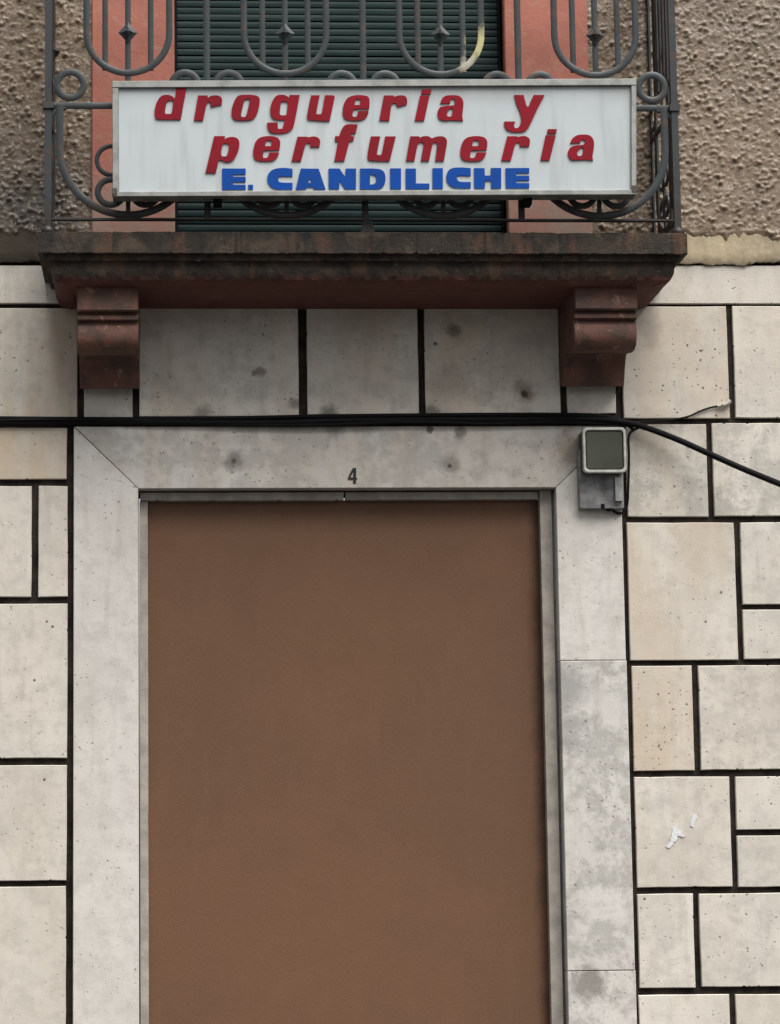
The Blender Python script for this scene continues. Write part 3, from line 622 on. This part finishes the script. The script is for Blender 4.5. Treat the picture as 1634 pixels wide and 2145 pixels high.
for b_ in [PX0] + bars + [PX1]:
    for sx in (-1, 1):
        x = b_ + sx * 0.068
        if PX0 < x < PX1: part('ring', flat(MB(), arc(x, Zring, 0.0415, 0, 2 * math.pi * 27 / 28, 27, lambda u, z: Vector((u, -RD, z))), 0.021, 0.009, NF, True))
for x, n_ in ((PX0, (1, 0, 0)), (PX1, (1, 0, 0))):
    panel([-RD * 0.52], [-RD * 0.06, -RD * 0.27, -RD * 0.78], lambda u, z, x=x: Vector((x, u, z)), n_, 0.085, 0.003)
    for yy in (-RD + 0.062, -RD * 0.1 - 0.02): part('ring', flat(MB(), arc(yy, Zring, 0.040, 0, 2 * math.pi * 27 / 28, 27, lambda u, z, x=x: Vector((x, u, z))), 0.016, 0.009, NS, True))
xf = P(770, 475, RD).x
part('centre_foot', MB().add([(xf - 0.024, -RD - 0.012, Zfloor - 0.001), (xf + 0.024, -RD - 0.012, Zfloor - 0.001), (xf + 0.024, -RD + 0.012, Zfloor - 0.001), (xf - 0.024, -RD + 0.012, Zfloor - 0.001),
     (xf - 0.014, -RD - 0.010, Zbot), (xf + 0.014, -RD - 0.010, Zbot), (xf + 0.014, -RD + 0.010, Zbot), (xf - 0.014, -RD + 0.010, Zbot)], [(0,3,2,1),(4,5,6,7),(0,1,5,4),(1,2,6,5),(2,3,7,6),(3,0,4,7)]))

# ------------------------------------------------------------------ shop sign
SD = 0.475
sx0, sz0, sx1, sz1 = rect(234.5, 167, 1333, 411, SD)
# the sign hangs a touch out of level: follow its own corners
sa, sb, sc, se = P(235, 170, SD), P(1333, 165, SD), P(1333, 408, SD), P(236, 412, SD)
sign = empty('shop_sign', ((sx0 + sx1) / 2, -SD + 0.03, sz0), 'long white shop sign with raised red and blue letters on the balcony railing', 'sign')
def lerp(u, v):
    """point on the sign face: u across, v down, 0..1"""
    return (sa * (1 - u) + sb * u) * (1 - v) + (se * (1 - u) + sc * u) * v
def quad_slab(u0, v0, u1, v1, f, b, ch=0.0015):
    q = [lerp(u0, v1), lerp(u1, v1), lerp(u1, v0), lerp(u0, v0)]
    return slab_mb([(p.x, p.z) for p in q], f, b, ch)
fu0, fu1, fv0, fv1 = 0.0118, 0.0100, 0.058, 0.042
quad_slab(0.004, 0.02, 0.996, 0.98, SD - 0.012, SD - 0.058, 0.001).build('back_box', M['alu'], sign)
quad_slab(fu0, fv0, 1 - fu1, 1 - fv1, SD - 0.0075, SD - 0.0115, 0.0005).build('face_panel', M['panel'], sign)
quad_slab(0, 0, 1, fv0, SD + 0.004, SD - 0.06).build('frame_bar', M['alu'], sign); quad_slab(0, 1 - fv1, 1, 1, SD + 0.004, SD - 0.06).build('frame_bar', M['alu'], sign)
quad_slab(0.0, fv0 + 0.001, fu0, 1 - fv1 - 0.001, SD + 0.003, SD - 0.06).build('frame_bar', M['alu'], sign); quad_slab(1 - fu1, fv0 + 0.001, 1, 1 - fv1 - 0.001, SD + 0.003, SD - 0.06).build('frame_bar', M['alu'], sign)
for bx in (456, 1103):
    a = P(bx, 414, SD - 0.06); MB().box((a.x - 0.013, -SD + 0.03, a.z - 0.026), (a.x + 0.013, -RD - 0.003, a.z + 0.02)).build('bracket', M['black'], sign)
for bx, by in ((240, 402), (1329, 396)):
    a = P(bx, by, SD); MB().box((a.x - 0.008, -SD - 0.007, a.z - 0.010), (a.x + 0.008, -SD + 0.02, a.z + 0.010)).build('corner_clip', M['boxdark'], sign)

def outline(o, pts, sc=8.17):
    """traced outline -> smooth pixel polygon; a third value marks a sharp corner"""
    pts = [(p[0], p[1], len(p) > 2) for p in pts]
    for _ in range(2):
        out = []; n = len(pts)
        for i, (x, y, sh) in enumerate(pts):
            if sh: out.append((x, y, True)); continue
            a, b = pts[i - 1], pts[(i + 1) % n]
            out.append((x + (a[0] - x) * 0.25, y + (a[1] - y) * 0.25, False)); out.append((x + (b[0] - x) * 0.25, y + (b[1] - y) * 0.25, False))
        pts = out
    return [(o[0] + x / sc, o[1] + y / sc) for x, y, _ in pts]
def glyph(name, polys, d, th, mat, parent):
    """polys: list of [outer, hole...] in photograph pixels; raised letter of thickness th whose face is at depth d"""
    mb = MB()
    for loops in polys:
        lp = [[P(x, y, d) for x, y in l] for l in loops]
        tri = tessellate_polygon(lp); flatp = [p for l in lp for p in l]; n = len(flatp); base = len(mb.v)
        mb.v += [Vector(p) for p in flatp] + [Vector((p.x, p.y + th, p.z)) for p in flatp]
        for t_ in tri: mb.f.append(tuple(base + i for i in t_)); mb.f.append(tuple(base + n + i for i in t_[::-1]))
        k = 0
        for l in lp:
            m_ = len(l)
            for i in range(m_): j = (i + 1) % m_; mb.f.append((base + k + i, base + k + j, base + n + k + j, base + n + k + i))
            k += m_
    return mb.build(name, mat, parent)
s1 = 1
G = {}
G['d'] = ((310, 170), [[[(490,100,s1),(663,100,s1),(560,655,s1),(150,655),(118,610),(112,500),(140,380),(195,275),(260,235),(330,230),(400,245),(462,295,s1)], [(318,328),(420,322),(437,345),(408,545),(390,560),(300,560),(286,535)]]])
G['r'] = ((310, 170), [[[(858,243,s1),(1022,243,s1),(1025,285,s1),(1085,242),(1195,238),(1262,275),(1270,340),(1262,400,s1),(1072,440,s1),(1072,352),(1035,352),(1003,385),(985,460),(943,675,s1),(785,670,s1)]]])
G['o'] = ((480, 170), [[[(210,230),(400,230),(505,255),(530,320),(515,430),(480,560),(420,645),(330,672),(115,672),(52,625),(38,520),(60,410),(108,295),(150,250)], [(270,305),(352,300),(357,330),(295,590),(275,612),(212,612),(198,585),(253,345)]]])
G['g'] = ((480, 170), [[[(850,232),(960,232),(1025,280,s1),(1035,235,s1),(1208,235,s1),(1112,760),(1072,835),(950,892),(745,892),(675,845),(652,770),(652,708,s1),(832,706,s1),(835,815,s1),(915,812,s1),(950,662,s1),(785,662),(725,612),(702,520),(710,425),(748,315),(800,250)], [(898,340),(992,345),(1005,375),(985,572),(965,583),(878,583),(863,555),(885,380)]]])
G['u'] = ((630, 170), [[[(178,240,s1),(325,240,s1),(263,545),(278,565),(350,565),(365,540),(415,240,s1),(560,238),(584,262),(577,300),(495,682,s1),(155,668),(110,645),(110,560)]]])
G['e'] = ((630, 170), [[[(920,236),(1060,236),(1155,258),(1180,310),(1178,400),(1170,472,s1),(910,475,s1),(882,575),(885,600),(915,610),(962,608),(985,510,s1),(1162,505,s1),(1155,560),(1112,635),(1010,674),(835,672),(755,645),(718,575),(718,480),(742,368),(798,280)], [(940,305,s1),(1020,305,s1),(1020,405,s1),(920,405,s1)]]])
G['r2'] = ((780, 170), [[[(200,243,s1),(365,243,s1),(375,268,s1),(430,242),(535,240),(586,272),(601,340),(592,395,s1),(430,440,s1),(415,390),(395,370),(342,375),(318,440),(292,675,s1),(120,670,s1)]]])
G['i'] = ((780, 170), [[[(850,140,s1),(1015,136,s1),(995,222,s1),(838,222,s1)]], [[(818,248,s1),(978,250,s1),(888,675,s1),(725,675,s1)]]])
G['a'] = ((780, 170), [[[(1165,378,s1),(1182,310),(1228,260),(1280,240),(1440,236),(1525,270),(1560,340),(1560,430),(1535,600),(1556,675,s1),(1410,670),(1330,662),(1300,674),(1195,673),(1132,635),(1115,570),(1122,495),(1162,440),(1240,425),(1390,412,s1),(1412,395),(1412,312),(1392,296),(1343,300),(1330,378,s1)], [(1338,462),(1383,458),(1362,592),(1340,608),(1283,602),(1275,570),(1298,493)]]])
G['y'] = ((1040, 170), [[[(305,235,s1),(465,235,s1),(490,330),(520,432,s1),(555,432,s1),(590,330),(640,235,s1),(825,235,s1),(700,470),(560,785),(490,855),(390,872),(245,864),(165,822),(130,740),(135,688,s1),(325,688,s1),(298,740),(308,803),(372,803),(412,740),(432,640),(402,520),(340,380)]]])
G['p'] = ((420, 250), [[[(235,285,s1),(420,285,s1),(412,335,s1),(480,302),(585,297),(655,340),(672,420),(652,522),(602,642),(542,714),(470,734),(400,718),(345,690),(310,700,s1),(262,918,s1),(85,915,s1)], [(398,405),(472,412),(493,445),(462,612),(436,634),(373,634),(348,605),(368,450)]]])
G['e2'] = ((420, 250), [[[(1100,286),(1230,284),(1325,310),(1366,370),(1364,450),(1350,525,s1),(1085,530,s1),(1064,642),(1078,660),(1132,660),(1158,642),(1178,565,s1),(1345,565,s1),(1332,622),(1272,695),(1190,716),(995,714),(925,674),(899,600),(907,498),(936,386),(998,315)], [(1130,355,s1),(1207,357),(1222,380),(1210,458,s1),(1100,455,s1)]]])
G['r3'] = ((600, 250), [[[(190,295,s1),(355,295,s1),(370,308,s1),(430,292),(505,290),(566,328),(583,380),(565,470,s1),(410,470,s1),(405,405,s1),(343,398),(323,440),(250,715,s1),(88,712,s1)]]])
G['f'] = ((600, 250), [[[(1055,75),(1220,85,s1),(1185,240,s1),(1105,240),(1090,285,s1),(1160,290,s1),(1148,362,s1),(1078,372,s1),(992,712,s1),(822,710,s1),(885,372,s1),(832,372,s1),(835,285,s1),(905,285,s1),(930,200),(978,110)]]])
G['u2'] = ((760, 250), [[[(140,290,s1),(300,290,s1),(238,592),(253,610),(312,610),(327,585),(385,290,s1),(565,290,s1),(460,715,s1),(115,708),(82,672),(82,580)]]])
G['m'] = ((760, 250), [[[(815,288,s1),(968,288,s1),(970,312,s1),(1040,284),(1125,284),(1180,325,s1),(1260,292),(1365,284),(1426,318),(1444,370),(1437,440),(1388,710,s1),(1240,710,s1),(1277,440),(1264,390),(1212,390),(1188,440),(1135,710,s1),(995,710,s1),(1042,440),(1040,390),(973,387),(938,420),(885,710,s1),(740,708,s1)]]])
G['i2'] = ((1100, 250), [[[(390,165,s1),(545,165,s1),(530,242,s1),(378,242,s1)]], [[(355,270,s1),(525,275,s1),(420,700,s1),(265,698,s1)]]])
G['a2'] = ((1100, 250), [[[(775,398,s1),(798,338),(858,282),(930,258),(1082,258),(1154,306),(1184,390),(1178,500),(1150,640),(1166,700,s1),(1020,687),(930,692),(795,699),(755,652),(731,590),(737,538),(778,472),(850,448),(1000,432,s1),(1028,400),(1022,342),(957,342),(945,400,s1),(780,405,s1)], [(963,476),(1003,476),(987,602),(950,628),(903,623),(885,580),(913,523)]]])
sh = lambda L: [(x, y, 1) for x, y in L]
G['E'] = ((450, 340), [[sh([(125,105),(528,105),(528,205),(310,205),(310,248),(528,248),(528,335),(310,335),(310,385),(528,385),(528,468),(125,468)])]])
G['.'] = ((450, 340), [[sh([(572,382),(655,382),(655,462),(572,462)])]])
G['C'] = ((450, 340), [[[(1100,95),(1210,92),(1330,110,s1),(1330,240,s1),(1108,236),(1082,260),(1082,310),(1118,348),(1330,348,s1),(1330,460,s1),(1075,468),(975,434),(910,352),(895,270),(916,188),(988,120)]]])
G['A'] = ((610, 340), [[sh([(165,105),(470,108),(590,465),(390,462),(375,425),(272,425),(248,462),(78,465)]), sh([(322,268),(357,350),(288,350)])]])
G['N'] = ((610, 340), [[sh([(642,105),(825,105),(922,245),(935,105),(1110,105),(1110,460),(925,460),(830,310),(822,460),(642,460)])]])
G['D'] = ((610, 340), [[[(1180,105,s1),(1505,103),(1595,158),(1622,270),(1595,392),(1525,458),(1440,460),(1180,460,s1)], [(1350,203,s1),(1422,212),(1458,250),(1458,332),(1422,373),(1350,382,s1)]]])
G['I'] = ((790, 340), [[sh([(225,102),(410,102),(410,455),(225,455)])]])
G['L'] = ((790, 340), [[sh([(490,105),(665,105),(665,360),(895,362),(895,455),(490,455)])]])
G['I2'] = ((790, 340), [[sh([(950,98),(1125,98),(1125,450),(950,450)])]])
G['C2'] = ((930, 340), [[[(178,89),(310,85),(460,100,s1),(460,230,s1),(248,220),(217,245),(222,292),(268,337),(460,335,s1),(460,440,s1),(195,443),(105,402),(50,330),(38,250),(56,168),(106,111)]]])
G['H'] = ((930, 340), [[sh([(515,98),(695,98),(700,225),(800,225),(805,95),(980,95),(980,445),(810,445),(805,315),(705,315),(700,445),(520,445)])]])
G['E2'] = ((930, 340), [[sh([(1055,98),(1460,95),(1460,182),(1235,182),(1235,230),(1460,228),(1460,308),(1235,310),(1235,355),(1460,355),(1460,440),(1060,440)])]])
LD = SD - 0.0025
for k in ('d', 'r', 'o', 'g', 'u', 'e', 'r2', 'i', 'a', 'y', 'p', 'e2', 'r3', 'f', 'u2', 'm', ('e2', 434, 0), ('r3', 439.5, -1), 'i2', 'a2'):
    dx, dy = (k[1], k[2]) if isinstance(k, tuple) else (0, 0); o_, polys = G[k[0] if isinstance(k, tuple) else k]
    glyph('red_letter', [[outline((o_[0] + dx, o_[1] + dy), l) for l in pl] for pl in polys], LD, 0.0045, M['red'], sign)
for k in ('E', '.', 'C', 'A', 'N', 'D', 'I', 'L', 'I2', 'C2', 'H', 'E2'):
    o_, polys = G[k]; glyph('blue_letter', [[outline(o_, l) for l in pl] for pl in polys], SD - 0.0035, 0.0035, M['blue'], sign)

# ------------------------------------------------------------------ house number
four = [[sh([(800,275),(980,275),(980,825),(1042,850),(1050,915),(975,955),(970,1170),(815,1170),(815,945),(525,945),(518,850),(640,560)]), sh([(820,480),(820,820),(650,820)])]]
num = glyph('house_number', [[outline((710, 970), l, 27.23) for l in pl] for pl in four], 0.0145, 0.003, M['digit'], None)
tag(num, 'small black digit 4 on the stone lintel above the door', 'number')

# ------------------------------------------------------------------ electrical fitting at the corner of the lintel
bd = 0.105
def rrect(x0, z0, x1, z1, r_, n=5):
    out = []
    for cx_, cz, a in ((x1 - r_, z0 + r_, -90), (x1 - r_, z1 - r_, 0), (x0 + r_, z1 - r_, 90), (x0 + r_, z0 + r_, 180)):
        for i in range(n + 1): an = math.radians(a + 90 * i / n); out.append((cx_ + r_ * math.cos(an), cz + r_ * math.sin(an)))
    return out
bx0, bz0, bx1, bz1 = rect(1221.5, 895, 1312, 990, bd)
fit = empty('electrical_box', ((bx0 + bx1) / 2, -0.013, P(1260, 1067, 0.05).z), 'square electrical box with olive cover and pale rim beside the lintel', 'electrical box')
slab_mb(rrect(bx0 + 0.002, bz0 + 0.002, bx1 - 0.002, bz1 - 0.002, 0.012), bd - 0.012, 0.0125, 0.002).build('housing', M['boxdark'], fit, smooth=True)
mb = MB(); oL = rrect(bx0, bz0, bx1, bz1, 0.014); iL = rrect(bx0 + 0.0085, bz0 + 0.0095, bx1 - 0.0085, bz1 - 0.0095, 0.012); n = len(oL)
for L_, d_ in ((oL, bd - 0.018), (oL, bd - 0.002), ([(a[0] * .8 + b[0] * .2, a[1] * .8 + b[1] * .2) for a, b in zip(oL, iL)], bd), ([(a[0] * .2 + b[0] * .8, a[1] * .2 + b[1] * .8) for a, b in zip(oL, iL)], bd), (iL, bd - 0.002), (iL, bd - 0.011)):
    mb.v += [Vector((p[0], -d_, p[1])) for p in L_]
for k in range(5):
    for i in range(n): j = (i + 1) % n; mb.f.append((k*n+i, k*n+j, k*n+n+j, k*n+n+i))
mb.build('rim', M['boxrim'], fit, smooth=True)
slab_mb(rrect(bx0 + 0.010, bz0 + 0.011, bx1 - 0.010, bz1 - 0.011, 0.010), bd - 0.004, bd - 0.0119, 0.003).build('cover', M['olive'], fit, smooth=True)
px0, pz0, px1, pz1 = rect(1212.5, 940, 1306, 1066, 0.045)
slab_mb(rrect(px0, pz0, px1, pz1, 0.006), 0.045, 0.0125, 0.003).build('mounting_plate', M['boxgrey'], fit, smooth=True)
a, b = P(1287, 1000, 0.05), P(1305, 1050, 0.05); MB().box((a.x, -0.062, b.z), (b.x - 0.002, -0.0455, a.z)).build('side_bracket', M['alu'], fit)
kp = P(1277, 1066, 0.035); mb = MB(); sg = 14; rings = [(0.017, 0.004), (0.016, -0.002), (0.012, -0.006), (0.005, -0.008), (0.0005, -0.0085)]
for r_, h_ in rings:
    for k in range(sg): mb.v.append(kp + Vector((r_ * math.cos(6.2832 * k / sg), r_ * 0.6 * math.sin(6.2832 * k / sg), h_)))
for i in range(4):
    for k in range(sg): k2 = (k + 1) % sg; mb.f.append((i*sg+k, i*sg+k2, (i+1)*sg+k2, (i+1)*sg+k))
mb.build('cable_gland', M['black'], fit, smooth=True)
a = P(1263, 1062, 0.047); MB().box((a.x - 0.006, -0.0475, a.z - 0.007), (a.x + 0.006, -0.0455, a.z + 0.010)).build('latch', M['black'], fit)

# ------------------------------------------------------------------ cables
def cable(name, px, r_, label, mat=None):
    mb = tube(MB(), smoothpath([P(*q) for q in px], 10), r_); o = mb.build(name, mat or M['black'], None, smooth=True)
    return tag(o, label, 'cable')
cable('power_cable', [(-900, 882, 0.012), (-300, 883, 0.012), (60, 886, 0.012), (150, 884, 0.013), (330, 885, 0.022), (560, 886, 0.024), (700, 882, 0.023), (900, 880, 0.022), (1120, 879, 0.022), (1240, 879, 0.022), (1296, 883, 0.024), (1345, 893, 0.03),
      (1420, 921, 0.05), (1500, 957, 0.085), (1590, 996, 0.13), (1800, 1080, 0.24), (2050, 1170, 0.38)], 0.0098, 'thick black cable running above the lintel and sagging off to the right')
cable('power_cable', [(-900, 873, 0.012), (-300, 874, 0.012), (200, 878, 0.012), (450, 877, 0.013), (650, 873, 0.012), (900, 870, 0.013), (1150, 869, 0.014), (1260, 872, 0.014), (1312, 884, 0.018), (1340, 889, 0.026)], 0.0075, 'thinner black cable lying in the stone joint just above the thick cable')
cable('power_cable', [(-900, 890, 0.012), (-300, 889, 0.012), (60, 880, 0.02), (240, 880, 0.026), (420, 888, 0.026), (600, 891, 0.028), (740, 888, 0.03), (860, 884, 0.03), (1010, 887, 0.028), (1150, 885, 0.026), (1250, 887, 0.022), (1310, 890, 0.02), (1326, 900, 0.018)], 0.0055, 'slack black cable strand hanging just below the thick cable over the lintel')
cable('branch_wire', [(1318, 884, 0.02), (1345, 884, 0.012), (1400, 880, 0.010), (1440, 873, 0.008), (1465, 862, 0.006), (1484, 855, 0.006), (1502, 851, 0.007)], 0.0032, 'thin black wire branching upward to a pale connector on the right stones')
cable('box_wire', [(1345, 893, 0.022), (1326, 902, 0.02), (1317, 915, 0.022), (1317.5, 960, 0.02), (1316, 1020, 0.018), (1313, 1060, 0.016), (1300, 1075, 0.018), (1285, 1071, 0.03)], 0.0042, 'black wire bending down the right side of the electrical box')
mb = tube(MB(), [P(1503, 851, 0.008), P(1516, 848, 0.009)], 0.006); tube(mb, smoothpath([P(1514, 849, 0.010), P(1522, 846, 0.011), P(1530, 840, 0.010)], 4), 0.0072)
tag(mb.build('wire_connector', simple('pale_connector', (0.42, 0.39, 0.33), (0.30, 0.28, 0.24), 40, 0.5), None, smooth=True), 'small pale wire connector at the end of the thin black wire', 'connector')

# ------------------------------------------------------------------ torn scraps of paper on a stone
def scrap(px, label):
    rag = []
    for i, (x, y) in enumerate(px):
        x2, y2 = px[(i + 1) % len(px)]
        for k in range(3): rag.append((x + (x2 - x) * k / 3 + random.uniform(-1.3, 1.3), y + (y2 - y) * k / 3 + random.uniform(-1.3, 1.3)))
    mb = MB(); pts = [P(x, y, 0.0030) for x, y in rag]; n = len(pts)
    mb.v = pts + [Vector((p.x, 0.0 - 0.0012, p.z)) for p in pts]
    for t_ in tessellate_polygon([pts]): mb.f.append(tuple(t_)); mb.f.append(tuple(n + i for i in t_[::-1]))
    for i in range(n): j = (i + 1) % n; mb.f.append((i, j, n + j, n + i))
    tag(mb.build('paper_scrap', M['paper']), label, 'paper scrap')
scrap([(1395, 1774), (1402, 1766), (1407, 1752), (1408, 1736), (1414, 1724), (1418, 1733), (1419, 1740), (1426, 1738), (1430, 1748), (1435, 1752), (1428, 1753), (1420, 1750), (1416, 1760), (1409, 1768), (1404, 1776)], 'larger torn white paper scrap stuck on a pale stone slab')
scrap([(1445, 1728), (1448, 1716), (1451, 1706), (1458, 1705), (1460, 1713), (1455, 1724), (1453, 1733), (1447, 1731)], 'smaller torn white paper scrap, upper right of the other scrap')
